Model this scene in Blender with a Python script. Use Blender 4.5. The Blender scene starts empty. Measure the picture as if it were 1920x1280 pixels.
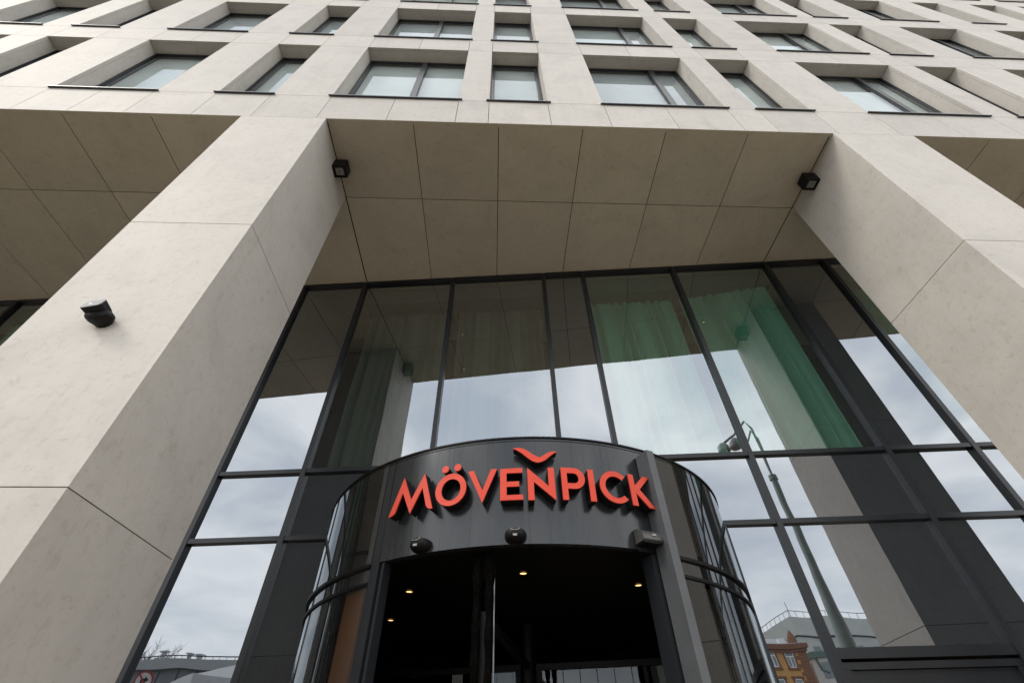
import bpy, bmesh, math, random
from mathutils import Vector, Matrix, noise
from mathutils.geometry import tessellate_polygon
random.seed(7)
R_ = math.radians
S = 2.4            # metres per survey unit; survey origin = the eye, 1.6 m above the pavement
EYE = 1.6
scn = bpy.context.scene
col = scn.collection

# ------------------------------------------------------------------ camera
cam = bpy.data.cameras.new('camera'); camo = bpy.data.objects.new('camera', cam); col.objects.link(camo)
# rows of the world->camera rotation
RX = Vector((0.999356, -0.033451, -0.013003)); RD = Vector((0.013803, 0.692677, -0.721116)); RF = Vector((0.033129, 0.720472, 0.692693))
M = Matrix((RX, -RD, -RF)).transposed().to_4x4()
M.translation = Vector((0, 0, EYE))
camo.matrix_world = M
cam.sensor_width = 36; cam.lens = 36 * 856.4 / 1920; cam.clip_start = 0.05; cam.clip_end = 2000
scn.camera = camo

# ------------------------------------------------------------------ sky, sun, exposure
SUN_AZ, SUN_EL = R_(-60), R_(42)          # azimuth from -Y towards -X
sund = Vector((math.sin(SUN_AZ) * math.cos(SUN_EL), -math.cos(SUN_AZ) * math.cos(SUN_EL), math.sin(SUN_EL)))
w = bpy.data.worlds.new('World'); scn.world = w; w.use_nodes = True
nt = w.node_tree; N = nt.nodes; L = nt.links
for n in list(N): N.remove(n)
out = N.new('ShaderNodeOutputWorld'); bg = N.new('ShaderNodeBackground'); L.new(bg.outputs[0], out.inputs[0])
sky = N.new('ShaderNodeTexSky'); sky.sky_type = 'NISHITA'; sky.sun_disc = False
sky.sun_elevation = SUN_EL; sky.sun_rotation = math.atan2(sund.x, sund.y)
tc = N.new('ShaderNodeTexCoord'); sep = N.new('ShaderNodeSeparateXYZ'); L.new(tc.outputs['Generated'], sep.inputs[0])
def mth(nt, op, a, b=None, c=None, clamp=False):
    n = nt.nodes.new('ShaderNodeMath'); n.operation = op; n.use_clamp = clamp
    for i, v in enumerate((a, b, c)):
        if v is None: continue
        if isinstance(v, (int, float)): n.inputs[i].default_value = v
        else: nt.links.new(v, n.inputs[i])
    return n.outputs[0]
dz = mth(nt, 'ADD', mth(nt, 'MAXIMUM', sep.outputs[2], 0.0), 0.16)
cx_ = mth(nt, 'DIVIDE', sep.outputs[0], dz); cy_ = mth(nt, 'DIVIDE', sep.outputs[1], dz)
cmb = N.new('ShaderNodeCombineXYZ'); L.new(cx_, cmb.inputs[0]); L.new(cy_, cmb.inputs[1])
def tex_noise(nt, vec, scale, detail, rough=0.5, dist=0.0):
    n = nt.nodes.new('ShaderNodeTexNoise'); n.inputs['Scale'].default_value = scale; n.inputs['Detail'].default_value = detail
    n.inputs['Roughness'].default_value = rough; n.inputs['Distortion'].default_value = dist
    if vec is not None: nt.links.new(vec, n.inputs['Vector'])
    return n.outputs['Fac']
def ramp(nt, fac, stops):
    n = nt.nodes.new('ShaderNodeValToRGB'); cr = n.color_ramp
    cr.elements[0].position, cr.elements[0].color = stops[0][0], (*stops[0][1], 1)
    cr.elements[1].position, cr.elements[1].color = stops[-1][0], (*stops[-1][1], 1)
    for p, c in stops[1:-1]:
        e = cr.elements.new(p); e.color = (*c, 1)
    nt.links.new(fac, n.inputs[0]); return n.outputs[0]
cn = tex_noise(nt, cmb.outputs[0], 1.9, 7, 0.50, 0.35)
cn2 = tex_noise(nt, cmb.outputs[0], 0.9, 3, 0.5, 0.0)
cl = mth(nt, 'ADD', mth(nt, 'MULTIPLY', cn, 0.65), mth(nt, 'MULTIPLY', cn2, 0.35))
SKYV = 17.0
hz = mth(nt, 'SUBTRACT', 1.0, mth(nt, 'MULTIPLY', mth(nt, 'MAXIMUM', sep.outputs[2], 0.0), 2.6), clamp=True)   # overcast pales towards the horizon
ccol = ramp(nt, cl, [(0.36, (.60, .65, .72)), (0.43, (.70, .74, .80)), (0.49, (.88, .90, .925)), (0.56, (1.10, 1.10, 1.10)), (0.62, (1.02, 1.02, 1.03)), (0.72, (.84, .85, .88))])
vm = N.new('ShaderNodeVectorMath'); vm.operation = 'SCALE'; hm = N.new('ShaderNodeMix'); hm.data_type = 'RGBA'; L.new(mth(nt, 'MULTIPLY', hz, 0.9), hm.inputs[0]); L.new(ccol, hm.inputs[6]); hm.inputs[7].default_value = (1.04, 1.05, 1.06, 1)
L.new(hm.outputs[2], vm.inputs[0]); vm.inputs['Scale'].default_value = SKYV
mx = N.new('ShaderNodeMix'); mx.data_type = 'RGBA'; mx.inputs['Factor'].default_value = 0.90
L.new(sky.outputs[0], mx.inputs[6]); L.new(vm.outputs[0], mx.inputs[7])
L.new(mx.outputs[2], bg.inputs[0]); bg.inputs[1].default_value = 0.10
sl = bpy.data.lights.new('sun', 'SUN'); slo = bpy.data.objects.new('sun', sl); col.objects.link(slo)
sl.energy = 1.25; sl.angle = R_(16); sl.color = (1.0, 0.93, 0.83)
slo.rotation_euler = sund.to_track_quat('Z', 'Y').to_euler(); slo.location = (0, -10, 30)
scn.view_settings.view_transform = 'Standard'; scn.view_settings.look = 'None'
scn.view_settings.exposure = 0.36; scn.view_settings.gamma = 1.0
try:
    scn.cycles.max_bounces = 8; scn.cycles.transparent_max_bounces = 16; scn.cycles.glossy_bounces = 4
    scn.cycles.use_denoising = True
except Exception: pass

# ------------------------------------------------------------------ materials
def mat(name):
    m = bpy.data.materials.new(name); m.use_nodes = True
    nt = m.node_tree
    return m, nt, nt.nodes['Principled BSDF']
def coords(nt, scale=(1, 1, 1)):
    t = nt.nodes.new('ShaderNodeNewGeometry'); mp = nt.nodes.new('ShaderNodeMapping')
    mp.inputs['Scale'].default_value = scale; nt.links.new(t.outputs['Position'], mp.inputs[0]); return mp.outputs[0], t
def mixc(nt, f, a, b, mode='MIX'):
    n = nt.nodes.new('ShaderNodeMix'); n.data_type = 'RGBA'; n.blend_type = mode
    for s, v in ((0, f), (6, a), (7, b)):
        if isinstance(v, (int, float)): n.inputs[s].default_value = v
        elif isinstance(v, tuple): n.inputs[s].default_value = (*v, 1) if len(v) == 3 else v
        else: nt.links.new(v, n.inputs[s])
    return n.outputs[2]
def bump(nt, bsdf, h, strength, dist=0.01):
    b = nt.nodes.new('ShaderNodeBump'); b.inputs['Strength'].default_value = strength; b.inputs['Distance'].default_value = dist
    nt.links.new(h, b.inputs['Height']); nt.links.new(b.outputs[0], bsdf.inputs['Normal'])
def stone(name, base, vary=1.0):
    m, nt, b = mat(name)
    v, g = coords(nt)
    isl = g.outputs['Random Per Island']
    # each slab is cut from another part of the block: shift the pattern per slab
    off = nt.nodes.new('ShaderNodeCombineXYZ'); nt.links.new(mth(nt, 'MULTIPLY', isl, 37.0), off.inputs[0]); nt.links.new(mth(nt, 'MULTIPLY', isl, 19.0), off.inputs[2])
    av = nt.nodes.new('ShaderNodeVectorMath'); av.operation = 'ADD'; nt.links.new(v, av.inputs[0]); nt.links.new(off.outputs[0], av.inputs[1]); v2 = av.outputs[0]
    big = tex_noise(nt, v2, 1.6, 6, 0.62, 0.8)
    mid = tex_noise(nt, v2, 15.0, 8, 0.70, 0.7)
    fine = tex_noise(nt, v2, 60.0, 3, 0.6, 0.0)
    c = ramp(nt, big, [(0.3, tuple(x * 0.90 for x in base)), (0.5, base), (0.72, tuple(min(1, x * 1.06) for x in base))])
    pits = ramp(nt, mid, [(0.30, (.80, .77, .74)), (0.40, (.93, .915, .90)), (0.48, (1, 1, 1)), (0.9, (1.03, 1.03, 1.04))])
    c = mixc(nt, 0.85 * vary, c, mixc(nt, 1.0, c, pits, 'MULTIPLY'))
    # thin curved flecks
    vor = tex_noise(nt, v2, 22.0, 2, 0.5, 2.5)
    fl = mth(nt, 'ABSOLUTE', mth(nt, 'SUBTRACT', vor, 0.5))
    flm = ramp(nt, fl, [(0.0, (.90, .885, .87)), (0.012, (.965, .96, .955)), (0.03, (1, 1, 1)), (1.0, (1, 1, 1))])
    c = mixc(nt, mth(nt, 'MULTIPLY', ramp(nt, mid, [(.45, (0, 0, 0)), (.62, (1, 1, 1))]), 0.4), c, mixc(nt, 1.0, c, flm, 'MULTIPLY'))
    vs_, g2 = coords(nt, (5.5, 5.5, .22)); stk = tex_noise(nt, vs_, 1.6, 5, .65, .3)
    c = mixc(nt, 1.0, c, ramp(nt, stk, [(.28, (.93, .925, .91)), (.42, (.985, .985, .98)), (.6, (1, 1, 1)), (.8, (1.015, 1.015, 1.015))]), 'MULTIPLY')
    tone = nt.nodes.new('ShaderNodeHueSaturation'); nt.links.new(c, tone.inputs['Color'])
    nt.links.new(mth(nt, 'ADD', mth(nt, 'MULTIPLY', isl, 0.12), 0.94), tone.inputs['Value'])
    nt.links.new(tone.outputs[0], b.inputs['Base Color'])
    b.inputs['Roughness'].default_value = 0.62; b.inputs['Specular IOR Level'].default_value = 0.3
    bump(nt, b, mth(nt, 'ADD', mid, mth(nt, 'MULTIPLY', fine, 0.3)), 0.12, 0.006)
    return m
def plain(name, c, rough=0.5, metal=0.0, spec=0.5, var=0.0, scale=4.0, coat=0.0):
    m, nt, b = mat(name)
    b.inputs['Roughness'].default_value = rough; b.inputs['Metallic'].default_value = metal; b.inputs['Specular IOR Level'].default_value = spec
    b.inputs['Coat Weight'].default_value = coat
    v, g = coords(nt)
    n = tex_noise(nt, v, scale, 5, 0.6, 0.3)
    cc = ramp(nt, n, [(0.3, tuple(x * (1 - var) for x in c)), (0.7, tuple(min(1, x * (1 + var)) for x in c))])
    nt.links.new(cc, b.inputs['Base Color'])
    return m
def emit(name, c, s):
    m, nt, b = mat(name); b.inputs['Emission Color'].default_value = (*c, 1); b.inputs['Emission Strength'].default_value = s
    b.inputs['Base Color'].default_value = (*c, 1); return m
def glazing(name, body, tint=(1, 1, 1), r0=0.30, wob=0.0, refl_tint=(.90, .95, 1.0), graze=1.0):
    """coated pane: mirror coat over either a clear tinted body or an opaque dark back-painted one"""
    m = bpy.data.materials.new(name); m.use_nodes = True; nt = m.node_tree
    for n in list(nt.nodes): nt.nodes.remove(n)
    o = nt.nodes.new('ShaderNodeOutputMaterial'); ms = nt.nodes.new('ShaderNodeMixShader')
    gl = nt.nodes.new('ShaderNodeBsdfGlossy'); gl.inputs['Roughness'].default_value = 0.0; gl.inputs['Color'].default_value = (*refl_tint, 1)
    if body == 'clear':
        bd = nt.nodes.new('ShaderNodeBsdfTransparent'); bd.inputs[0].default_value = (*tint, 1)
    else:
        bd = nt.nodes.new('ShaderNodeBsdfDiffuse'); bd.inputs[0].default_value = (*tint, 1)
    lw = nt.nodes.new('ShaderNodeLayerWeight'); lw.inputs['Blend'].default_value = 0.5
    # Schlick
    p = mth(nt, 'POWER', lw.outputs['Facing'], 5.0)
    f = mth(nt, 'ADD', r0, mth(nt, 'MULTIPLY', p, (1 - r0)*graze), clamp=True)
    v, g = coords(nt)
    n = tex_noise(nt, v, 0.9, 2, 0.5)
    b = nt.nodes.new('ShaderNodeBump'); b.inputs['Strength'].default_value = wob; b.inputs['Distance'].default_value = 0.05
    nt.links.new(n, b.inputs['Height'])
    nt.links.new(b.outputs[0], gl.inputs['Normal'])
    nt.links.new(f, ms.inputs[0]); nt.links.new(bd.outputs[0], ms.inputs[1]); nt.links.new(gl.outputs[0], ms.inputs[2])
    nt.links.new(ms.outputs[0], o.inputs[0]); return m

STONE = stone('limestone', (.470, .441, .403))
STONE_SOF = stone('limestone_soffit', (.475, .432, .352))
GAPM = plain('joint_backing', (.012, .010, .007), 0.9, spec=0, var=.1)  # near-black backing that shows through the open slab joints
FRAME = plain('anthracite_frame', (.014, .016, .019), 0.34, spec=0.38, var=.12, scale=3)
SILLM = plain('sill_metal', (.05, .052, .058), 0.33, metal=0.3, var=.1)
GLASS_UP = glazing('upper_glass', 'clear', (.85, .89, .885), 0.09, 0.0, graze=.55)
GLASS_HALL = glazing('hall_glass', 'clear', (.47, .73, .63), 0.325, 0.045)
GLASS_DIM = glazing('hall_glass_grey', 'clear', (.60, .68, .62), 0.335, 0.045)
SPANDREL = glazing('spandrel_glass', 'dark', (.016, .018, .022), 0.325, 0.045)
DRUMGLASS = glazing('drum_glass', 'clear', (.58, .56, .51), 0.09, 0.0)
LEAFGLASS = glazing('leaf_glass', 'clear', (.55, .6, .57), 0.05, 0.0)
BLINDS = [plain('roller_blind', c, 0.85, var=.10, scale=2) for c in ((.46, .485, .475), (.40, .42, .42), (.52, .54, .52), (.34, .36, .365))]
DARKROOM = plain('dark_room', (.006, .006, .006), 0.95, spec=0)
BLACK = plain('black_paint', (.003, .003, .0035), 0.5, spec=.2, var=.1)
BLACKPL = plain('black_plastic', (.005, .005, .006), 0.5, spec=.2, var=.15, scale=30)
GREYPL = plain('grey_visor', (.13, .135, .14), 0.4, var=.1, scale=20)
RED = plain('red_face', (.58, .056, .028), 0.5, spec=.3, var=.03, scale=12)
WOOD = plain('orange_panel', (.60, .24, .05), 0.5, var=.1)
WHITEM = plain('white_mark', (.7, .7, .7), 0.5)
MARK = plain('pale_mark', (.30, .30, .30), 0.5)
LENS = plain('lens', (.20, .21, .18), 0.25, var=.3, scale=60)
BRUSH = plain('brush_seal', (.0032, .003, .0028), 0.95, spec=0, var=.6, scale=60)
STEEL = plain('brushed_steel', (.16, .165, .17), 0.35, metal=0.8, var=.1)
BRONZE = plain('bronze_ring', (.05, .03, .015), .4, metal=.5)
WARM = emit('warm_lamp', (1.0, .55, .20), 1.9)

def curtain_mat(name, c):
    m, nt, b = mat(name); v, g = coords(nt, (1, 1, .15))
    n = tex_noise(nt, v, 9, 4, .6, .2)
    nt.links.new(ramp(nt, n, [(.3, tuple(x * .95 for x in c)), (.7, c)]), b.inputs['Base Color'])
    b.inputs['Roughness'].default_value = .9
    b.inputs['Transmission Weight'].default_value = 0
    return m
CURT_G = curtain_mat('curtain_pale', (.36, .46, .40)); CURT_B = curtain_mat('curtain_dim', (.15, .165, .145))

def fascia_mat():
    m, nt, b = mat('fascia_metal')
    v, g = coords(nt, (3.2, 3.2, .3))
    st = tex_noise(nt, v, 3.0, 6, .7, .15)
    v2, g2 = coords(nt); cl2 = tex_noise(nt, v2, 1.7, 4, .6, .5)
    v3, g3 = coords(nt, (30, 30, .8)); thin = tex_noise(nt, v3, 1.2, 3, .5, .0)
    c = ramp(nt, st, [(.30, (.015, .017, .019)), (.5, (.022, .025, .028)), (.66, (.027, .030, .033)), (.80, (.050, .053, .053))])
    c = mixc(nt, .6, c, mixc(nt, 1.0, c, ramp(nt, cl2, [(.3, (.7, .7, .72)), (.7, (1.25, 1.25, 1.22))]), 'MULTIPLY'))
    c = mixc(nt, ramp(nt, thin, [(.56, (0, 0, 0)), (.66, (.75, .75, .75))]), c, (.012, .012, .013))
    nt.links.new(c, b.inputs['Base Color'])
    nt.links.new(ramp(nt, st, [(.3, (.15, .15, .15)), (.75, (.26, .26, .26))]), b.inputs['Roughness'])
    b.inputs['Specular IOR Level'].default_value = 0.6; b.inputs['Metallic'].default_value = 0.2
    return m
FASCIA = fascia_mat()
FASCIA_GL = glazing('fascia_gloss', 'dark', (.012, .012, .012), 0.13, 0.004)

# ------------------------------------------------------------------ mesh builder
WORLD = {}          # name of object -> world origin
class MB:
    def __init__(s): s.v = []; s.f = []; s.mi = []
    def add(s, vs, fs, mi=0):
        b = len(s.v); s.v += [tuple(p) for p in vs]; s.f += [tuple(b + i for i in f) for f in fs]; s.mi += [mi] * len(fs)
    def box(s, x0, x1, y0, y1, z0, z1, mi=0):
        s.add([(x0,y0,z0),(x1,y0,z0),(x1,y1,z0),(x0,y1,z0),(x0,y0,z1),(x1,y0,z1),(x1,y1,z1),(x0,y1,z1)],
              [(0,3,2,1),(4,5,6,7),(0,1,5,4),(1,2,6,5),(2,3,7,6),(3,0,4,7)], mi)
    def obox(s, o, ax, ay, az, mi=0):
        o, ax, ay, az = map(Vector, (o, ax, ay, az))
        p = [o, o+ax, o+ax+ay, o+ay]; p += [q+az for q in p]
        fs = [(0,3,2,1),(4,5,6,7),(0,1,5,4),(1,2,6,5),(2,3,7,6),(3,0,4,7)]
        if ax.cross(ay).dot(az) < 0: fs = [f[::-1] for f in fs]
        s.add(p, fs, mi)
    def prism(s, poly, f0, f1, mi=0):
        """poly: 2d points, f0/f1 map (a,b) to 3d for the near and far face"""
        n = len(poly); a = [f0(*p) for p in poly]; b = [f1(*p) for p in poly]
        s.add(a + b, [tuple(range(n)), tuple(range(2*n-1, n-1, -1))] + [((i+1) % n, i, n+i, n+(i+1) % n) for i in range(n)], mi)
    def tube(s, pts, rad, seg=8, mi=0, cap=True):
        rad = rad if isinstance(rad, (list, tuple)) else [rad] * len(pts)
        pts = [Vector(p) for p in pts]; rings = []; up = None
        for i, p in enumerate(pts):
            d = (pts[min(i+1, len(pts)-1)] - pts[max(i-1, 0)]).normalized()
            if up is None or abs(up.dot(d)) > .95: up = Vector((0, 0, 1)) if abs(d.z) < .9 else Vector((1, 0, 0))
            x = d.cross(up).normalized(); y = d.cross(x).normalized()
            rings.append([p + (x*math.cos(2*math.pi*k/seg) + y*math.sin(2*math.pi*k/seg)) * rad[i] for k in range(seg)])
        vs = [q for r in rings for q in r]; fs = []
        for i in range(len(pts)-1):
            for k in range(seg): fs.append((i*seg+k, i*seg+(k+1) % seg, (i+1)*seg+(k+1) % seg, (i+1)*seg+k))
        if cap: fs += [tuple(range(seg))[::-1], tuple((len(pts)-1)*seg+k for k in range(seg))]
        s.add(vs, fs, mi)
    def lathe(s, c, prof, seg=24, mi=0):
        """prof: (r,z) list round a vertical axis at c"""
        vs = [(c[0]+r*math.cos(2*math.pi*k/seg), c[1]+r*math.sin(2*math.pi*k/seg), c[2]+z) for r, z in prof for k in range(seg)]
        fs = [(i*seg+k, i*seg+(k+1) % seg, (i+1)*seg+(k+1) % seg, (i+1)*seg+k) for i in range(len(prof)-1) for k in range(seg)]
        s.add(vs, fs, mi)
    def build(s, name, mats, parent=None, units='u', smooth=False, bevel=0.0, recalc=True):
        if units == 'u': P = [Vector((x*S, y*S, z*S+EYE)) for x, y, z in s.v]
        else: P = [Vector(p) for p in s.v]
        if parent is None:
            xs, ys, zs = zip(*P); org = Vector(((min(xs)+max(xs))/2, (min(ys)+max(ys))/2, min(zs)))
        else: org = WORLD[parent.name]
        me = bpy.data.meshes.new(name); me.from_pydata([p - org for p in P], [], s.f)
        for m in (mats if isinstance(mats, (list, tuple)) else [mats]): me.materials.append(m)
        me.polygons.foreach_set('material_index', s.mi)
        if recalc or bevel:
            bm = bmesh.new(); bm.from_mesh(me)
            if recalc: bmesh.ops.recalc_face_normals(bm, faces=bm.faces)
            if bevel: bmesh.ops.bevel(bm, geom=[e for e in bm.edges if e.calc_face_angle(0) > .6], offset=bevel, segments=1, affect='EDGES', profile=.5)
            bm.to_mesh(me); bm.free()
        if smooth:
            me.polygons.foreach_set('use_smooth', [True]*len(me.polygons))
            me.set_sharp_from_angle(angle=R_(35))
        me.update()
        o = bpy.data.objects.new(name, me); col.objects.link(o)
        if parent is None: o.location = org
        else: o.parent = parent
        WORLD[o.name] = org.copy()
        return o
def tag(o, label=None, cat=None, group=None, kind=None):
    if label: o['label'] = label
    if cat: o['category'] = cat
    if group: o['group'] = group
    if kind: o['kind'] = kind
    return o
def empty(name, loc, label, cat, group=None, units='u'):
    o = bpy.data.objects.new(name, None); col.objects.link(o); o.empty_display_size = .2
    l = Vector((loc[0]*S, loc[1]*S, loc[2]*S+EYE)) if units == 'u' else Vector(loc)
    o.location = l; WORLD[o.name] = l.copy(); tag(o, label, cat, group); return o

# ================================================================== the building
H = 2.650          # soffit height
YM = 1.4734        # joint in the soffit = back of the pillars
GA, GB = 2.0872, -0.087955
GROUND = -EYE / S
hotel = empty('hotel_building', (0.5, 1.0, GROUND), 'pale limestone hotel with deep square windows above a pillared, dark glazed entrance', 'building')
g_ = 0.0016        # half a joint (about 4 mm)
D_ = 0.02          # slab thickness
openings = [(-6.20,-5.45),(-5.05,-4.70),(-4.30,-3.66),(-3.40,-3.06),(-2.655,-2.055),(-1.694,-1.372),(-1.016,-.251),(-.066,.291),(.636,1.404),(1.603,1.950),(2.324,3.090),(3.300,3.645),(4.030,4.640),(5.035,5.385),(5.785,6.125),(6.400,7.05),(7.40,7.75),(8.15,8.90)]
XL, XR = -6.9, 9.6
NROW = 6
def sill_z(k): return 2.992 + 1.3835 * k
def head_z(k): return 4.071 + 1.3900 * k
ZTOP = sill_z(NROW) + .25
RECY = 1.092
wall = MB()
brks = [XL]
for a_, b_ in openings:
    brks.append(a_)
    if b_ - a_ > .5: brks.append((a_ + b_) / 2)
    brks.append(b_)
brks.append(XR)
def slab(x0, x1, z0, z1): wall.box(x0+g_, x1-g_, 1.0, 1.0+D_, z0+g_, z1-g_)
# lowest band, then window rows and bands between them
bands = [(H, sill_z(0))] + [(head_z(k), sill_z(k+1)) for k in range(NROW)]
for bi, (z0, z1) in enumerate(bands):
    for x0, x1 in zip(brks[:-1], brks[1:]): slab(x0, x1, z0, z1)
# parapet
for x0, x1 in zip(brks[:-1], brks[1:]): slab(x0, x1, sill_z(NROW), ZTOP)
edges = [XL] + [e for o in openings for e in o] + [XR]
for k in range(NROW):
    for i in range(0, len(edges), 2):
        slab(edges[i], edges[i+1], sill_z(k), head_z(k))
# soffit edge return: first slab turns the corner
# reveals of every opening, lined with the same stone
for k in range(NROW):
    z0, z1 = sill_z(k), head_z(k)
    for a_, b_ in openings:
        e = .0012
        wall.box(a_-D_, a_-e, 1.0+D_+.001, RECY+.03, z0, z1+D_)
        wall.box(b_+e, b_+D_, 1.0+D_+.001, RECY+.03, z0, z1+D_)
        wall.box(a_, b_, 1.0+D_+.001, RECY+.03, z1+e, z1+D_)
o = wall.build('facade_wall', STONE, hotel)
core = MB()
core.box(XL, XR, RECY+.075, RECY+.085, H+.004, ZTOP)
core.box(XL, XR, 1.0+D_+.0015, RECY+.075, H+.004, H+.008)      # closes the wall above the soffit
core.build('wall_core', GAPM, hotel)
body = MB()
body.box(XL+.001, XL+.02, 1.03, 6.0, GROUND, ZTOP); body.box(XR-.02, XR-.001, 1.03, 6.0, GROUND, ZTOP)
body.box(XL+.02, XR-.02, 5.98, 6.0, GROUND, ZTOP); body.box(XL+.02, XR-.02, 1.2, 5.98, ZTOP-.02, ZTOP)
body.build('side_wall', STONE, hotel)
cop = MB(); cop.box(XL-.02, XR+.02, .985, 1.22, ZTOP+.002, ZTOP+.03); cop.build('parapet_coping', SILLM, hotel)

# windows
def window(a_, b_, k):
    z0, z1 = sill_z(k), head_z(k); fw_ = .011; y = RECY; yd = .03
    fr = MB(); wide = b_ - a_ > .5
    zb = z0 + .012
    fr.box(a_+.001, a_+fw_, y, y+yd, zb, z1-.001); fr.box(b_-fw_, b_-.001, y, y+yd, zb, z1-.001)
    fr.box(a_+fw_, b_-fw_, y, y+yd, z1-fw_, z1-.001); fr.box(a_+fw_, b_-fw_, y, y+yd, zb, zb+fw_)
    wd = b_ - a_
    if wide: 
        m = a_ + wd * (.56 if -1.5 < a_ < 0 else .72)
        fr.box(m-.020, m+.020, y-.002, y+yd, zb+fw_, z1-fw_)
    else:
        # the narrow light opens: an inner sash
        i0 = fw_ + .003; iw = .012
        fr.box(a_+i0, a_+i0+iw, y+.006, y+yd, zb+i0, z1-i0); fr.box(b_-i0-iw, b_-i0, y+.006, y+yd, zb+i0, z1-i0)
        fr.box(a_+i0+iw, b_-i0-iw, y+.006, y+yd, z1-i0-iw, z1-i0); fr.box(a_+i0+iw, b_-i0-iw, y+.006, y+yd, zb+i0, zb+i0+iw)
    f = fr.build('window', FRAME, hotel)
    gl = MB(); gl.add([(a_+.01, y+.009, zb), (b_-.01, y+.009, zb), (b_-.01, y+.009, z1-.01), (a_+.01, y+.009, z1-.01)], [(0, 1, 2, 3)])
    gl.build('glass_pane', GLASS_UP, f, recalc=False)
    s = MB()
    s.box(a_-.018, b_+.020, .9885, 1.0-.001, z0-.003, z0+.001); s.box(a_+.002, b_-.002, 1.0-.001, y+.01, z0-.004, z0+.010)
    s.box(a_-.018, b_+.020, .987, .988, z0-.007, z0+.001)
    s.build('window_sill', SILLM, f)
    bl = MB(); r = random.random(); drop = z0 if r < .85 else z0 + (z1-z0)*random.uniform(.15, .4)
    bl.box(a_+.016, b_-.016, y+.034, y+.036, drop, z1)
    bl.build('blind', random.choice(BLINDS), f)
for k in range(4):
    for a_, b_ in openings:
        if k == 0 and b_ < -4.5: continue
        if k < 2 and a_ > 6.5: continue
        window(a_, b_, k)

# soffit: slabs over the recess
sof = MB()
p = 0.4767; x0 = -.9601
xs = [x0 + p*i for i in range(-12, 19)]
def gy(x): return GA + GB * x
for i in range(len(xs)-1):
    gs = .0021
    a_, b_ = xs[i]+gs, xs[i+1]-gs
    if i == 12: a_ += .0035
    if i == 17: b_ -= .0035
    sof.box(a_, b_, 1.0005, YM-gs, H, H+.003)
    sof.box(a_, b_, YM+gs, 2.75, H, H+.003)
sof.build('soffit', STONE_SOF, hotel)
sb = MB(); sb.box(XL, XR, 1.021, 5.9, H+.0045, H+.02); sb.build('soffit_backing', GAPM, hotel)

# pillars
J = [GROUND-.02, -.596, .4887, 1.5734, H]
for a_, b_ in ((-1.4199, -.9600), (1.9105, 2.3836), (-4.75, -4.29), (5.24, 5.70)):
    pm = MB()
    for z0, z1 in zip(J[:-1], J[1:]):
        zz = z1 - .0015 if z1 < H else z1 - .0003
        pm.box(a_, b_, 1.0, YM, z0+.0015, zz)
    pm.box(a_+.006, b_-.006, 1.006, YM-.006, GROUND, H-.001, 1)
    pm.build('pillar', [STONE, GAPM], hotel, bevel=0)

# ------------------------------------------------------------------ curtain wall (turned five degrees to the front)
gn = Vector((GB, -1, 0)).normalized() * 1.0          # outward normal
gt = Vector((1, GB, 0)).normalized()
def gp(x, z, off=0.0): return Vector((x, gy(x), z)) + Vector((-gn.x*0, 0, 0)) + Vector((gn.x, gn.y, 0)) * off
MUL = [-5.55, -4.95, -4.30, -3.60, -2.95, -2.31, -1.86, -1.415, -.967, -.324, .330, .612, 1.254, 1.908, 2.318, 2.96, 3.60, 4.25]
TR = [1.145, .810, .325]
mw = .0125; md = .022
cw = MB()
def vbar(x, z0, z1, hw=mw, d=md, back=.03): cw.obox(gp(x-hw, z0, -back), gt*(2*hw), Vector((gn.x, gn.y, 0))*(d+back), (0, 0, z1-z0))
def hbar(xa, xb, z, hh=.0105, d=md-.003, back=.03): cw.obox(gp(xa, z-hh, -back), gp(xb, z, 0)-gp(xa, z, 0), Vector((gn.x, gn.y, 0))*(d+back), (0, 0, 2*hh))
DL, DR = -.690, 1.010                                   # the opening filled by the revolving door
for x in MUL:
    inside = DL < x < DR
    vbar(x, .826 if inside else GROUND, H-.0005)
for x in (DL, DR): vbar(x, GROUND, .795)
for xa, xb in zip(MUL[:-1], MUL[1:]):
    a_, b_ = xa+mw, xb-mw
    hbar(a_, b_, H-.009, .009, md+.002)
    hbar(a_, b_, 1.145)
    hbar(a_, b_, .810)
    for lo, hi in ((a_, b_),):
        lo2, hi2 = lo, hi
        if lo < DL < hi: hi2 = DL-mw
        elif lo < DR < hi: lo2 = DR+mw
        elif DL <= lo and hi <= DR: continue
        if xa in (1.254, -4.30, 3.60): hbar(lo2, hi2, .325-.004, .017)
cwo = cw.build('curtain_wall', FRAME, hotel)
PR = random.Random(11)
def pane(a_, b_, z0, z1, m, name):
    t1, t2, t3 = (PR.uniform(-.0012, .0012) for _ in range(3))     # no pane sits perfectly true
    q = MB(); q.add([gp(a_, z0, t1), gp(b_, z0, t2), gp(b_, z1, t2+t3), gp(a_, z1, t1+t3)], [(0, 1, 2, 3)])
    return q.build(name, m, cwo, recalc=False)
GREENS = {(-.967), (-.324)}
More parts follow.
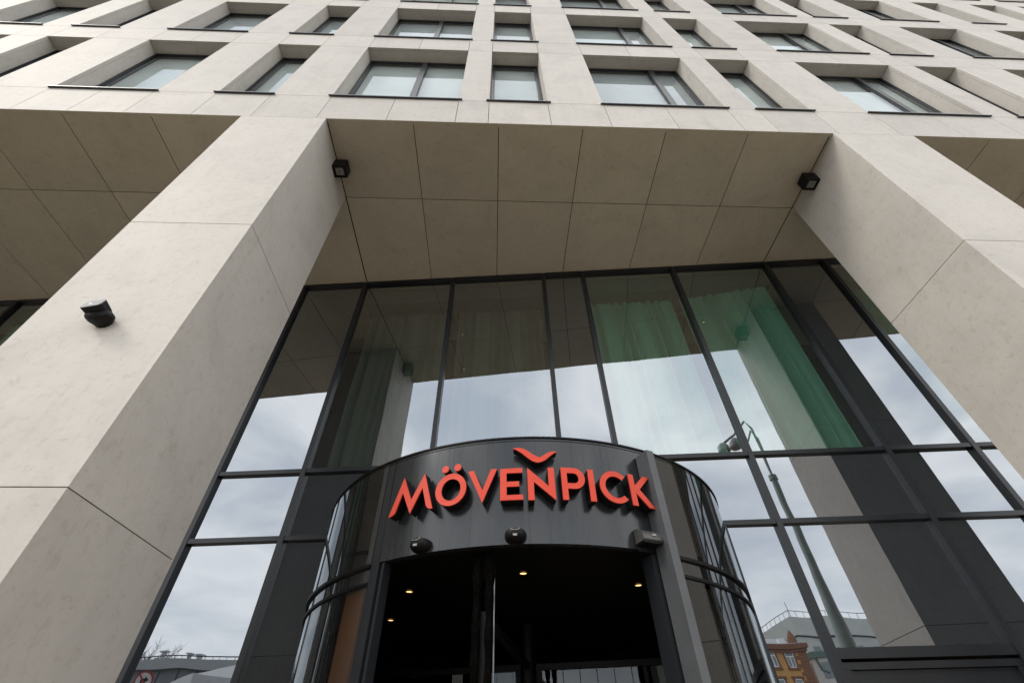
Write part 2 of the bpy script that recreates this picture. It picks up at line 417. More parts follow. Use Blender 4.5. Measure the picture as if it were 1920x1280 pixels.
for xa, xb in zip(MUL[:-1], MUL[1:]):
    if xb < -3.7 or xa > 3.5: continue
    a_, b_ = xa+mw*.6, xb-mw*.6
    if xa in (-.967, -.324): m = GLASS_DIM
    elif xa in (.612, 1.254, 2.318, -3.60, -2.95, -2.31): m = GLASS_HALL
    else: m = SPANDREL
    pane(a_, b_, 1.15, H-.02, m, 'glass_pane' if m is not SPANDREL else 'spandrel_panel')
    pane(a_, b_, .81, 1.14, SPANDREL, 'spandrel_panel')
    lo, hi = a_, b_
    if lo < DL < hi: hi = DL-.01
    elif lo < DR < hi: lo = DR+.01
    elif DL <= lo and hi <= DR: continue
    if hi - lo < .03: continue
    has = xa in (1.254, -4.30, 3.60)
    pane(lo, hi, .34 if has else GROUND+.1, .80, SPANDREL, 'spandrel_panel')
    if not has: continue
    # below the door-height transom: a second frame and a set-back panel
    pan = MB()
    nv = Vector((gn.x, gn.y, 0))
    l2, h2 = (lo, hi)
    pan.obox(gp(l2, .272, -.01), gp(h2, .272)-gp(l2, .272), nv*.022, (0, 0, .022))
    pan.obox(gp(l2, GROUND, -.01), gp(l2+.03, 0)-gp(l2, 0), nv*.022, (0, 0, .272-GROUND-.001))
    pan.obox(gp(h2-.03, GROUND, -.01), gp(h2, 0)-gp(h2-.03, 0), nv*.022, (0, 0, .272-GROUND-.001))
    pan.obox(gp(l2+.03, GROUND, -.012), gp(h2-.03, 0)-gp(l2+.03, 0), nv*.012, (0, 0, .271-GROUND-.001))
    pan.build('base_panel', FRAME, cwo)

# room behind the glass
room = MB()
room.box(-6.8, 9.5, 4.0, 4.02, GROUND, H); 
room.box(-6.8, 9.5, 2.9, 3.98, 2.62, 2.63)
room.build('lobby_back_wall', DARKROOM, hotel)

# curtains
def curtain(x0, x1, z0, z1, off0, off1, n, m, label, amp=.042, seed=0):
    q = MB(); rnd = random.Random(seed); K = n*8; ph = rnd.random()*6; vs = []; fs = []
    for j, z in enumerate([z0, (z0+z1)/2, z1]):
        for i in range(K+1):
            t = i / K; x = x0 + (x1-x0)*t
            a = amp * (.55 + .45*math.sin(t*17+ph)) * math.sin(t*n*2*math.pi + .6*math.sin(t*9+ph) + .25*j*math.sin(t*23))
            b = -(off0 + (off1-off0)*t) + a * (1.0 if j < 2 else .35)
            vs.append(gp(x, z, b))
    for j in range(2):
        for i in range(K): fs.append((j*(K+1)+i, j*(K+1)+i+1, (j+1)*(K+1)+i+1, (j+1)*(K+1)+i))
    q.add(vs, fs); o = q.build('curtain', m, None, smooth=True, recalc=False)
    return tag(o, label, 'curtain', 'curtains behind the tall entrance glass')
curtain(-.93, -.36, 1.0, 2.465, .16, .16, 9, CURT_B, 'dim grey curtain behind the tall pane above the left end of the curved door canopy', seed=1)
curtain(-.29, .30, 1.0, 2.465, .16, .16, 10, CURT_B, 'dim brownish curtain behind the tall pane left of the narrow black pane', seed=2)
curtain(.65, 1.23, 1.0, 2.465, .14, .14, 10, CURT_G, 'pale green curtain behind the tall pane right of the narrow black pane', seed=3)
curtain(1.28, 1.86, 1.0, 2.465, .14, .05, 9, CURT_G, 'pale green curtain bunched behind the rightmost wide pane, with a bright lower fold', seed=4)
curtain(2.36, 2.92, 1.0, 2.465, .12, .12, 8, CURT_G, 'green curtain glimpsed through the sliver of glass beside the right pillar', seed=5)
curtain(-3.55, -1.9, 1.0, 2.465, .07, .07, 20, CURT_G, 'grey curtain behind the small glass corner at the left edge of the photo', seed=6)
hd_ = MB()
for a_, b_ in ((-.95, -.34), (-.31, .32), (.63, 1.245), (1.26, 1.90), (2.33, 2.95), (-3.59, -1.87)):
    hd_.obox(gp(a_, 2.47, -.045), gp(b_, 0)-gp(a_, 0), Vector((-gn.x, -gn.y, 0))*.22, (0, 0, .148))
hd_.build('ceiling_bulkhead', plain('bulkhead_paint', (.10, .11, .10), .8, var=.05), hotel)
rail = MB()
for a_, b_ in ((-.93, -.36), (-.29, .30), (.65, 1.23), (1.28, 1.86)):
    rail.obox(gp(a_, 2.455, -.155), gp(b_, 0)-gp(a_, 0), Vector((gn.x, gn.y, 0))*.012, (0, 0, .006))
rail.build('curtain_rail', STEEL, hotel)

for (x, z, lb) in ((-.232, 2.132, 'upper of two tiny warm spotlights in the tall pane left of the narrow black pane'), (-.206, 1.830, 'lower of two tiny warm spotlights in the tall pane left of the narrow black pane'),
                   (1.019, 2.172, 'tiny warm spotlight before the green curtain in the pane right of the narrow black pane'), (1.342, 2.139, 'tiny warm spotlight before the green curtain of the rightmost wide pane')):
    c = gp(x, z, -.05); q = MB(); q.lathe(tuple(c), [(0, 0), (.0036, 0)], 12, 1); q.lathe(tuple(c), [(.0036, 0), (.0052, .0002), (.0052, .016), (.001, .018), (.0006, 2.62-z)], 12, 0)
    tag(q.build('hanging_spotlight', [BLACKPL, WARM], None, recalc=False), lb, 'spotlight', 'tiny spotlights behind the tall glass')

# ================================================================== revolving door
CX, CY, RR, ZT, ZB, Z2 = .1395, 2.132, .8467, .800, .4683, .4142
def cyl(ang, z, r=RR): return (CX + r*math.sin(ang), CY - r*math.cos(ang), z)
door = empty('revolving_door', (CX, CY, GROUND), 'dark grey drum-shaped revolving door with a curved canopy band and an open black mouth', 'revolving door')
def arc_band(mb, a0, a1, z0, z1, r0, r1, n=None, mi=0):
    n = n or max(2, int(abs(a1-a0)/1.5)); vs = []; fs = []
    for i in range(n+1):
        a = R_(a0 + (a1-a0)*i/n)
        vs += [cyl(a, z0, r1), cyl(a, z1, r1), cyl(a, z1, r0), cyl(a, z0, r0)]
    for i in range(n):
        b = i*4
        for k in range(4): fs.append((b+k, b+(k+1) % 4, b+4+(k+1) % 4, b+4+k))
    fs += [(0, 3, 2, 1), (n*4, n*4+1, n*4+2, n*4+3)]
    mb.add(vs, fs, mi)
f1 = MB(); arc_band(f1, -34.3, 27.0, ZB, ZT, RR-.02, RR); f1.build('canopy_fascia', FASCIA, door, smooth=True)
f2 = MB(); arc_band(f2, -36.4, -34.45, ZB, ZT, RR-.02, RR-.0005); f2.build('fascia_joint_strip', FASCIA, door, smooth=True)
for a0, a1 in ((-100, -36.55), (27.15, 100)):
    f = MB(); arc_band(f, a0, a1, ZB, ZT, RR-.02, RR); f.build('side_fascia', FASCIA_GL, door, smooth=True)
rim = MB(); arc_band(rim, -100, 100, ZT+.0005, ZT+.006, RR-.03, RR+.004); arc_band(rim, -100, 100, ZT-.009, ZT-.0072, RR, RR+.0012)
rim.build('canopy_rim', BLACK, door, smooth=True)
rf = MB(); n = 72
rf.add([cyl(2*math.pi*i/n, ZT-.002, RR-.021) for i in range(n)] + [cyl(2*math.pi*i/n, ZT-.02, RR-.021) for i in range(n)],
       [tuple(range(n)), tuple(range(2*n-1, n-1, -1))] + [(i, (i+1) % n, n+(i+1) % n, n+i) for i in range(n)])
rf.build('canopy_roof', BLACK, door)
ce = MB()
ce.add([cyl(2*math.pi*i/n, ZB-.002, RR-.022) for i in range(n)] + [cyl(2*math.pi*i/n, ZB+.012, RR-.022) for i in range(n)],
       [tuple(range(n)), tuple(range(2*n-1, n-1, -1))] + [(i, (i+1) % n, n+(i+1) % n, n+i) for i in range(n)])
ce.build('drum_ceiling', BLACK, door)
for a0, a1 in ((-100, -36.3), (26.8, 100)):
    t = MB(); arc_band(t, a0, a1, ZB-.010, ZB-.0005, RR-.02, RR+.008); t.build('drum_ring', BLACK, door, smooth=True)
    t = MB(); arc_band(t, a0, a1, Z2-.004, Z2+.004, RR-.014, RR+.005); t.build('drum_ring', BLACK, door, smooth=True)
    t = MB(); arc_band(t, a0, a1, Z2+.0045, ZB-.0105, RR-.006, RR-.001); t.build('ring_band', FASCIA_GL, door, smooth=True)
    t = MB(); arc_band(t, a0, a1, GROUND+.05, Z2-.0045, RR-.006, RR-.001); t.build('curved_glass', DRUMGLASS, door, smooth=True)
    t = MB(); arc_band(t, a0, a1, GROUND, GROUND+.05, RR-.02, RR+.003); t.build('kick_rail', FRAME, door, smooth=True)
lp = MB(); arc_band(lp, -36.3, -34.1, GROUND, ZB-.001, RR-.05, RR+.002, 2); lp.build('door_post', FRAME, door)
lp2 = MB(); arc_band(lp2, -33.7, -33.0, GROUND, ZB-.001, RR-.03, RR-.004, 1); lp2.build('post_seal', FRAME, door)
rp = MB(); arc_band(rp, 21.5, 23.7, GROUND, ZB-.006, RR-.05, RR-.002, 2); rp.build('door_post', FRAME, door)
rp = MB(); arc_band(rp, 18.5, 24.2, ZB-.006, ZB-.0005, RR-.03, RR+.004, 4); rp.build('post_cap', BLACK, door)
bar = MB()
aa = R_(23.47); t_ = Vector((math.cos(aa), math.sin(aa), 0)); n_ = Vector((math.sin(aa), -math.cos(aa), 0))
c_ = Vector((CX, CY, 0)) + n_*(RR+.06) 
bar.obox(c_ - t_*.0139 + Vector((0, 0, GROUND)), t_*.0278, -n_*.058, (0, 0, .768-GROUND))
bar.build('front_bar', plain('bar_paint', (.062, .065, .070), .42, var=.15, scale=3), door, bevel=.002)
# leaves
for k, an in enumerate((-12, 78, 168, 258)):
    a = R_(an); d = Vector((math.sin(a), -math.cos(a), 0)); nn = Vector((math.cos(a), math.sin(a), 0)); c = Vector((CX, CY, 0))
    z0, z1 = GROUND+.01, .322
    r0, r1 = .03, .79
    lf = MB()
    lf.obox(c+d*r0-nn*.01+Vector((0, 0, z0)), d*.02, nn*.02, (0, 0, z1-z0)); lf.obox(c+d*(r1-.02)-nn*.01+Vector((0, 0, z0)), d*.02, nn*.02, (0, 0, z1-z0))
    lf.obox(c+d*(r0+.02)-nn*.01+Vector((0, 0, z1-.02)), d*(r1-r0-.04), nn*.02, (0, 0, .02)); lf.obox(c+d*(r0+.02)-nn*.01+Vector((0, 0, z0)), d*(r1-r0-.04), nn*.02, (0, 0, .04))
    lo = lf.build('door_leaf', BLACK, door)
    
    gq = MB(); gq.add([c+d*(r0+.02)+Vector((0, 0, z0+.04)), c+d*(r1-.02)+Vector((0, 0, z0+.04)), c+d*(r1-.02)+Vector((0, 0, z1-.02)), c+d*(r0+.02)+Vector((0, 0, z1-.02))], [(0, 1, 2, 3)])
    gq.build('leaf_glass', LEAFGLASS, lo, recalc=False)
    bs = MB()
    for side in (-1, 1):
        pts = []; rad = []
        for i in range(46):
            z = z0 + (.45-z0)*i/45
            pts.append(c + d*(r1+.012+.004*math.sin(i*1.7+side)) + nn*side*.017 + Vector((0, 0, z))); rad.append(.0085+.003*random.random()+(.005 if i > 42 else 0))
        bs.tube(pts, rad, 7)
    bs.build('brush_seal', BRUSH, lo)
    if k == 3:
        nt_ = MB(); nt_.obox(c+d*.44-nn*.013+Vector((0, 0, .300)), d*.04, -nn*.001 if nn.y > 0 else nn*.001, (0, 0, .016)); nt_.build('notice_sticker', plain('dim_sticker', (.10, .13, .12), .6), lo)
    if k == 0:
        st = MB(); st.obox(c+d*(r1+.005)+nn*.028+Vector((0, 0, z0)), d*.004, nn*.003, (0, 0, .43-z0)); st.build('edge_strip', STEEL, lo)
cpost = MB(); cpost.tube([(CX, CY, GROUND), (CX, CY, .455)], .03, 16); cpost.build('centre_post', BLACK, door, smooth=True)
# lining behind the curved side glass
for (a0, a1, m, nm) in ((-44.6, -38.4, WOOD, 'inner_panel'),):
    t = MB(); arc_band(t, a0, a1, GROUND, Z2-.006, RR-.022, RR-.016, 8)
    t.build(nm, m, door, smooth=True)
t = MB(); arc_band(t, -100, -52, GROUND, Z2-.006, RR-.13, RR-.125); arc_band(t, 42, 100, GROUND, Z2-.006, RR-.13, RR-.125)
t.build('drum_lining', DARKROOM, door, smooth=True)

# ceiling lamps of the drum
for (x, y, lb) in ((-.284, 1.707, 'small round warm ceiling light in the black door ceiling, left rear of the curved opening'),
                   (-.405, 2.084, 'small warm ceiling light lowest on the left side of the black door opening'),
                   (.092, 1.522, 'small warm ceiling light nearest the curved front, above the middle of the opening'),
                   (.483, 1.646, 'small warm ceiling light on the right side of the black door opening'),
                   (.669, 2.012, 'warm ceiling light half hidden behind the right door post')):
    q = MB(); q.lathe((x, y, ZB-.0025), [(.0, -.0012), (.0105, -.0012)], 20, 1); q.lathe((x, y, ZB-.0025), [(.0105, -.0012), (.0110, -.0028), (.0145, -.0022), (.015, -.0002)], 20, 0)
    tag(q.build('ceiling_light', [BRONZE, WARM], None, recalc=False), lb, 'ceiling light', 'warm ceiling lights inside the revolving door')

# sensors
def blob_sensor(ang, z, label):
    a = R_(ang); c = Vector(cyl(a, z, RR)); n_ = Vector((math.sin(a), -math.cos(a), 0)); t_ = Vector((math.cos(a), math.sin(a), 0)); u_ = Vector((0, 0, 1))
    root = empty('door_sensor', c, label, 'door sensor', 'black motion sensors on the door canopy')
    q = MB(); nu, nv = 24, 10; vs = []; fs = []
    for j in range(nv+1):
        ph = (math.pi/2) * j/nv
        for i in range(nu):
            th = 2*math.pi*i/nu; ct, st2 = math.cos(th), math.sin(th)
            x = math.copysign(abs(ct)**.8, ct)*.031*math.cos(ph)**.7; zz = math.copysign(abs(st2)**.8, st2)*(.016 if st2 > 0 else .021)*math.cos(ph)**.7
            vs.append(c + t_*x + u_*zz + n_*(.001+.036*math.sin(ph)))
    for j in range(nv):
        for i in range(nu): fs.append((j*nu+i, j*nu+(i+1) % nu, (j+1)*nu+(i+1) % nu, (j+1)*nu+i))
    fs.append(tuple(range(nu))[::-1]); q.add(vs, fs); q.build('sensor_housing', BLACKPL, root, smooth=True)
    le = MB(); vs = []; m_ = 18
    ctr = c + n_*.0335 + u_*.0065
    un = (u_ - n_*.9).normalized()
    nrm = t_.cross(un).normalized()
    if nrm.dot(n_) < 0: nrm = -nrm
    for r, off in ((1.0, 0), (.82, .0006)):
        for i in range(m_):
            th = 2*math.pi*i/m_; vs.append(ctr + t_*(.013*r*math.cos(th)) + un*(.0075*r*math.sin(th)) + nrm*(.0018+off))
    le.add(vs, [(i, (i+1) % m_, m_+(i+1) % m_, m_+i) for i in range(m_)], 0); le.add([Vector(v) for v in vs[m_:]], [tuple(range(m_))], 1)
    le.build('sensor_lens', [LENS, plain('lens_dark', (.05, .045, .035), .2, var=.3)], root, recalc=False)
    # crown-shaped mark
    cr = [(-.0065, .0), (.0065, .0), (.0075, .008), (.0035, .004), (.002, .008), (0, .004), (-.002, .008), (-.0035, .004), (-.0075, .008)]
    k_ = MB(); k_.prism(cr, lambda x, y: c + t_*x*.8 + u_*(y*.8-.012) + n_*.0392, lambda x, y: c + t_*x*.8 + u_*(y*.8-.012) + n_*.035)
    k_.build('crown_mark', MARK, root)
blob_sensor(-24.1, .4890, 'black rounded sensor at the left end of the canopy band, below the first letter')
blob_sensor(-5.4, .4895, 'black rounded sensor at the middle of the canopy band, below the letters E and N')
a = R_(20.4); c = Vector(cyl(a, .480, RR)); n_ = Vector((math.sin(a), -math.cos(a), 0)); t_ = Vector((math.cos(a), math.sin(a), 0)); u_ = Vector((0, 0, 1))
root = empty('door_sensor', c, 'grey topped wedge shaped sensor box on the canopy beside the right vertical bar', 'door sensor')
q = MB(); prof = [(0, 0), (.038, 0), (.042, .004)] + [(.042*math.cos(R_(x)), .004+.036*math.sin(R_(x))) for x in range(12, 91, 13)] + [(0, .040)]
prof = [(.002+p_[0], p_[1]) for p_ in prof]
q.prism(prof, lambda d, z: c - t_*.034 + n_*d + u_*z, lambda d, z: c + t_*.034 + n_*d + u_*z)
q.build('sensor_housing', plain('dark_grey_cover', (.05, .05, .05), .35, var=.1), root, smooth=True)
q = MB(); q.obox(c - t_*.030 + n_*.004 - u_*.004, t_*.060, n_*.034, u_*.0035); q.build('sensor_base', BLACKPL, root)
cr = [(-.0065, .0), (.0065, .0), (.0075, .008), (.0035, .004), (.002, .008), (0, .004), (-.002, .008), (-.0035, .004), (-.0075, .008)]
q = MB(); q.prism(cr, lambda x, y: c + t_*(x*.7+.004) + u_*(y*.7+.014) + n_*.0455, lambda x, y: c + t_*(x*.7+.004) + u_*(y*.7+.014) + n_*.040)
q.build('crown_mark', MARK, root)

# ------------------------------------------------------------------ sign letters
RL = RR + .04
sign = empty('sign', cyl(0, .575, RL), 'raised red sign letters with a bird mark above them on the dark curved canopy', 'sign')
def ring(cx, cz, rx, rz, n=40): return [(cx+rx*math.cos(2*math.pi*i/n), cz+rz*math.sin(2*math.pi*i/n)) for i in range(n)]
def dens(poly, step=.02):
    o = []
    for p0, p1 in zip(poly, poly[1:]+poly[:1]):
        k = max(1, int(math.hypot(p1[0]-p0[0], p1[1]-p0[1])/step))
        o += [(p0[0]+(p1[0]-p0[0])*i/k, p0[1]+(p1[1]-p0[1])*i/k) for i in range(k)]
    return o
def glyph(name, loops, depth0=.006):
    loops = [dens(l) for l in loops]
    q = MB(); tess = tessellate_polygon([[Vector((x, z, 0)) for x, z in l] for l in loops])
    flat = [p for l in loops for p in l]
    fr = [cyl(s_/RL, z, RL) for s_, z in flat]; bk = [cyl(s_/RL, z, RR+depth0) for s_, z in flat]
    fr2 = [cyl(s_/RL, z, RL-.0015) for s_, z in flat]
    tri = []
    for t in tess:
        (ax, az), (bx, bz), (cx2, cz2) = (flat[i] for i in t)
        tri.append(t if (bx-ax)*(cz2-az)-(bz-az)*(cx2-ax) > 0 else t[::-1])
    q.add(fr, tri, 0); q.add(bk, [t[::-1] for t in tri], 1)
    b = 0
    for l in loops:
        n = len(l); ar = sum(l[i][0]*l[(i+1) % n][1]-l[(i+1) % n][0]*l[i][1] for i in range(n))
        # both loops: outer ccw, hole cw
        vs = [cyl(s_/RL, z, RL) for s_, z in l] + [cyl(s_/RL, z, RL-.004) for s_, z in l] + [cyl(s_/RL, z, RR+depth0) for s_, z in l]
        q.add(vs, [(i, (i+1) % n, n+(i+1) % n, n+i) for i in range(n)], 0)
        q.add(vs, [(n+i, n+(i+1) % n, 2*n+(i+1) % n, 2*n+i) for i in range(n)], 1)
        b += n
    o = q.build(name, [RED, BLACKPL], sign, recalc=False)
    return o
B, T = .5765, .6762
glyph('letter', [[(-.4832,.5769),(-.4757,.5772),(-.4694,.579),(-.4640,.5822),(-.4603,.586),(-.4414,.6458),(-.4048,.5738),(-.3708,.6478),(-.3528,.5918),(-.3500,.5850),(-.3454,.5806),(-.3410,.5780),(-.3354,.5765),(-.3296,.5768),(-.3682,.6934),(-.4062,.6163),(-.4442,.6951)]])
oo = glyph('letter', [ring(-.2755, .6262, .0488, .0503), ring(-.2745, .6255, .0303, .0335)[::-1]])
glyph('umlaut_dot', [ring(-.2980, .6945, .0113, .0116, 24)]); glyph('umlaut_dot', [ring(-.2577, .6948, .0113, .0116, 24)])
glyph('letter', [[(-.223,T),(-.2053,T),(-.1769,.6113),(-.1523,T),(-.1342,T),(-.1767,.5735)]])
glyph('letter', [[(-.1246,B),(-.0580,B),(-.0580,.5915),(-.1057,.5915),(-.1057,.6171),(-.0686,.6171),(-.0686,.6326),(-.1057,.6326),(-.1057,.6597),(-.0585,.6597),(-.0585,.6750),(-.1246,.6750)]])
glyph('letter', [[(-.0438,.5745),(-.0256,.5745),(-.0256,.6303),(.0364,.5742),(.0362,.6755),(.0178,.6755),(.0178,.6165),(-.0438,.6752)]])
def arcp(cx, cz, rx, rz, a0, a1, n=14): return [(cx+rx*math.cos(R_(a0+(a1-a0)*i/n)), cz+rz*math.sin(R_(a0+(a1-a0)*i/n))) for i in range(n+1)]
glyph('letter', [[(.0568,B),(.0740,B),(.0740,.6112)] + arcp(.0955,.6443,.0326,.0331,-90,90) + [(.0568,.6774)], [(.0740,.6282),(.0740,.6602)] + arcp(.0945,.6442,.0148,.0160,90,-90)])
glyph('letter', [[(.1397,B),(.1569,B),(.1569,.6760),(.1397,.6760)]])
glyph('letter', [arcp(.2240,.6288,.0502,.0506,44,316,30) + arcp(.2245,.6285,.0335,.0340,-46,-314,26)])
glyph('letter', [[(.2740,.5788),(.2912,.5788),(.2912,.6190),(.3306,.5781),(.3520,.5781),(.3064,.6326),(.3510,.6785),(.3284,.6788),(.2915,.6425),(.2912,.6782),(.2740,.6782)]])
glyph('bird_mark', [[(-.0851,.7417),(-.0789,.7431),(-.0693,.7435),(-.0585,.742),(-.0466,.7369),(-.0373,.7299),(-.0257,.7203),(-.0141,.7136),(-.0036,.71),(.005,.715),(.0162,.7228),(.0263,.7281),(.0373,.7308),(.05,.7302),(.05,.7291),(.0405,.7244),(.0303,.7168),(.0214,.7086),(.0113,.7005),(.0015,.6952),(-.008,.6926),(-.0175,.6935),(-.0268,.6975),(-.0382,.7059),(-.0497,.7168),(-.059,.7251),(-.0684,.7321),(-.0768,.7375),(-.0851,.7406)][::-1]])

# ------------------------------------------------------------------ lamps on the pillars
def cube_lamp(x0, x1, y0, y1, label, side):
    z0, z1 = 2.550, 2.628
    root = empty('wall_lamp', ((x0+x1)/2, (y0+y1)/2, z0), label, 'outdoor lamp', 'black cube lamps under the overhang')
    q = MB(); t = .012
    q.box(x0, x1, y0, y0+t, z0, z1); q.box(x0, x1, y1-t, y1, z0, z1); q.box(x0, x0+t, y0+t, y1-t, z0, z1); q.box(x1-t, x1, y0+t, y1-t, z0, z1)
    q.box(x0+t, x1-t, y0+t, y1-t, z0+.012, z1-.012)
    q.box(x0+.012, x1-.012, y0+.012, y1-.012, z1+.0005, H-.001)
    q.build('lamp_housing', BLACKPL, root)
    l = MB(); l.box(x0+t+.002, x1-t-.002, y0+t+.002, y1-t-.002, z0+.004, z0+.0115)
    l.lathe(((x0+x1)/2, (y0+y1)/2, z0+.003), [(.0, 0), (.007, 0), (.009, .001)], 14, 1)
    l.build('lamp_lens', [LENS, STEEL], root)
cube_lamp(-.9590, -.886, 1.222, 1.294, 'black cube lamp in the corner of overhang and left pillar', -1)
cube_lamp(1.8365, 1.9095, 1.226, 1.298, 'black cube lamp in the corner of overhang and right pillar', 1)

# spotlight on the left pillar
c = Vector((-1.188, 1.0, 1.028))
root = empty('floodlight', c, 'black tilting floodlight with a grey visor on the front of the left pillar', 'floodlight')
q = MB()
vs = []; fs = []; nu = 14
prof = [(.000, .60, 1.0), (.020, .95, 1.0), (.038, 1.0, .95), (.050, .80, .75), (.056, .4, .4)]
for d_, kx, kz in prof:
    for i in range(nu):
        th = 2*math.pi*(i+.5)/nu
        vs.append(c + Vector((.041*kx*math.cos(th), -d_*.85, .023*kz*math.sin(th)-.012)))
for j in range(len(prof)-1):
    for i in range(nu): fs.append((j*nu+i, j*nu+(i+1) % nu, (j+1)*nu+(i+1) % nu, (j+1)*nu+i))
fs += [tuple(range(nu)), tuple((len(prof)-1)*nu+i for i in range(nu))[::-1]]
q.add(vs, fs); q.build('lamp_base', BLACKPL, root, bevel=.002)
hd = Matrix.Rotation(R_(-7), 3, 'Y') @ Matrix.Rotation(R_(-8), 3, 'Z') @ Matrix.Rotation(R_(74), 3, 'X')
def hp(x, y, z): return c + Vector((-.008, -.046, .008)) + hd @ (Vector((x, y, z))*.82)
q = MB(); outl = [(-.030, -.022), (.026, -.022), (.032, -.014), (.031, .012), (.022, .022), (-.022, .022), (-.034, .010), (-.035, -.014)]
q.prism(outl, lambda x, y: hp(x*1.12, y*1.2, .014), lambda x, y: hp(x*1.0, y*1.05, -.030)); q.build('lamp_head', BLACKPL, root, bevel=.0025)
q = MB(); q.prism([(x*.96, y*.96) for x, y in outl], lambda x, y: hp(x*1.16, y*1.25, .0172), lambda x, y: hp(x*1.16, y*1.25, .0145)); q.build('visor', GREYPL, root)
q = MB(); q.prism([(-.010, -.012), (.004, -.012), (.004, .004), (-.010, .004)], lambda x, y: hp(x*.7-.009, y*.7, .0182), lambda x, y: hp(x*.7-.009, y*.7, .0174)); q.build('label_plate', WHITEM, root)

# ================================================================== street side (seen in the glass)
def env(az, D, z=None, el=None):
    a = R_(az); x = .874 + D*math.sin(a); y = 9.94 - D*math.cos(a)
    return Vector((x, y, EYE + D*math.tan(R_(el)) if el is not None else z))
PAVE = plain('paving', (.30, .245, .175), .8, var=.15, scale=1.5); ASPH = plain('asphalt', (.085, .08, .072), .85, var=.15, scale=8)
KERB = plain('kerb_stone', (.28, .27, .26), .8, var=.1)
q = MB(); q.add([(-600, -600, -.16), (600, -600, -.16), (600, 600, -.16), (-600, 600, -.16)], [(0, 1, 2, 3)]); tag(q.build('ground', ASPH, None, 'm', recalc=False), 'asphalt ground around the street', kind='structure')
q = MB(); q.box(-60, 60, -3.8, 16, -.15, 0); tag(q.build('pavement', PAVE, None, 'm'), 'grey stone pavement in front of the entrance', kind='structure')
q = MB(); q.box(-60, 60, -3.98, -3.805, -.15, .004); tag(q.build('kerb', KERB, None, 'm'), 'pale kerb along the road', kind='structure')
q = MB(); q.box(-80, 80, -26, -22, -.15, 0); tag(q.build('far_pavement', PAVE, None, 'm'), 'pavement on the far side of the road', kind='structure')
q = MB()
for i in range(-8, 9): q.box(i*6, i*6+3, -13.1, -12.95, -.156, -.152)
tag(q.build('road_marking', WHITEM, None, 'm'), 'dashed white centre line on the road', kind='structure')

# street lamp
LG = plain('lamp_post_paint', (.30, .36, .345), .5, var=.2); LGR = plain('galvanised', (.38, .39, .40), .5, var=.1)
b_ = env(23.8, 14, 0)
root = empty('street_lamp', b_, 'tall street lamp with two hooked heads, mirrored in the glass right of the door', 'street lamp', units='m')
q = MB(); zt = EYE + 14*math.tan(R_(22.9)); zm = EYE + 14*math.tan(R_(14.5))
q.tube([b_, b_+Vector((0, 0, 3.6)), b_+Vector((0, 0, zm)), b_+Vector((0, 0, zt))], [.21, .16, .10, .08], 20); q.tube([b_+Vector((0, 0, zt-.02)), b_+Vector((0, 0, zt+.12))], .115, 16)
q.build('pole', LG, root, 'm', smooth=True)
tdir = Vector((-math.cos(R_(23.8)), -math.sin(R_(23.8)), 0))
za = EYE + 14*math.tan(R_(29.5))
for k, (dx, zp, hz) in enumerate(((.92, za, EYE+14*math.tan(R_(27.4))), (.60, za-.42, EYE+14*math.tan(R_(27.3))))):
    off = Vector((0, .12*k, 0))
    q = MB(); P0 = b_+Vector((0, 0, zt)); P1 = b_+off+tdir*.02+Vector((0, 0, zp-.3)); P2 = b_+off+tdir*.12+Vector((0, 0, zp)); P3 = b_+off+tdir*(dx*.55)+Vector((0, 0, zp-.35)); P4 = b_+off+tdir*dx+Vector((0, 0, hz+.15))
    q.tube([P0, P1, P2, P3, P4], .035, 8); q.build('lamp_arm', LGR, root, 'm', smooth=True)
    q = MB(); q.lathe(tuple(P4+Vector((0, 0, -.28))), [(0, 0), (.14, .0), (.19, .05), (.17, .2), (.08, .30), (0, .31)], 14); q.build('lamp_head', LGR, root, 'm', smooth=True)

# orange building
OR = plain('ochre_render', (.60, .325, .10), .85, var=.06, scale=.5); BRK = plain('brown_trim', (.22, .10, .055), .85, var=.15, scale=2)
WF = plain('white_window_frame', (.85, .86, .86), .5); WG = plain('dark_glass', (.22, .26, .28), .1, var=.3, scale=.6); WGP = plain('pale_render', (.50, .52, .50), .8, var=.08, scale=.4)
ZINC = plain('zinc_roof', (.36, .37, .39), .5, var=.08, scale=.3); GREEN = plain('green_render', (.13, .2, .17), .8, var=.1)
e = env(20.9, 100, 0); x1, y1 = e.x, e.y; zr = EYE + 100*math.tan(R_(8.75))
root = empty('ochre_building', (x1-12, y1-6, 0), 'orange rendered building with brown cornice, mirrored low in the glass right of the door', 'building', units='m')
q = MB(); q.box(x1-26, x1, y1-12, y1, -.15, zr-.6); q.build('wall', OR, root, 'm')
q = MB(); q.box(x1-26.4, x1+.45, y1-12, y1+.45, zr-.55, zr+.1); q.box(x1-26.2, x1+.25, y1-12, y1+.25, zr-.95, zr-.56); q.build('cornice', BRK, root, 'm')
q = MB()
for i in range(30):
    z = i*.56; wq = 1.5 if i % 2 else 1.1; q.box(x1-wq, x1+.08, y1-.3, y1+.08, z, z+.48)
q.build('quoins', BRK, root, 'm')
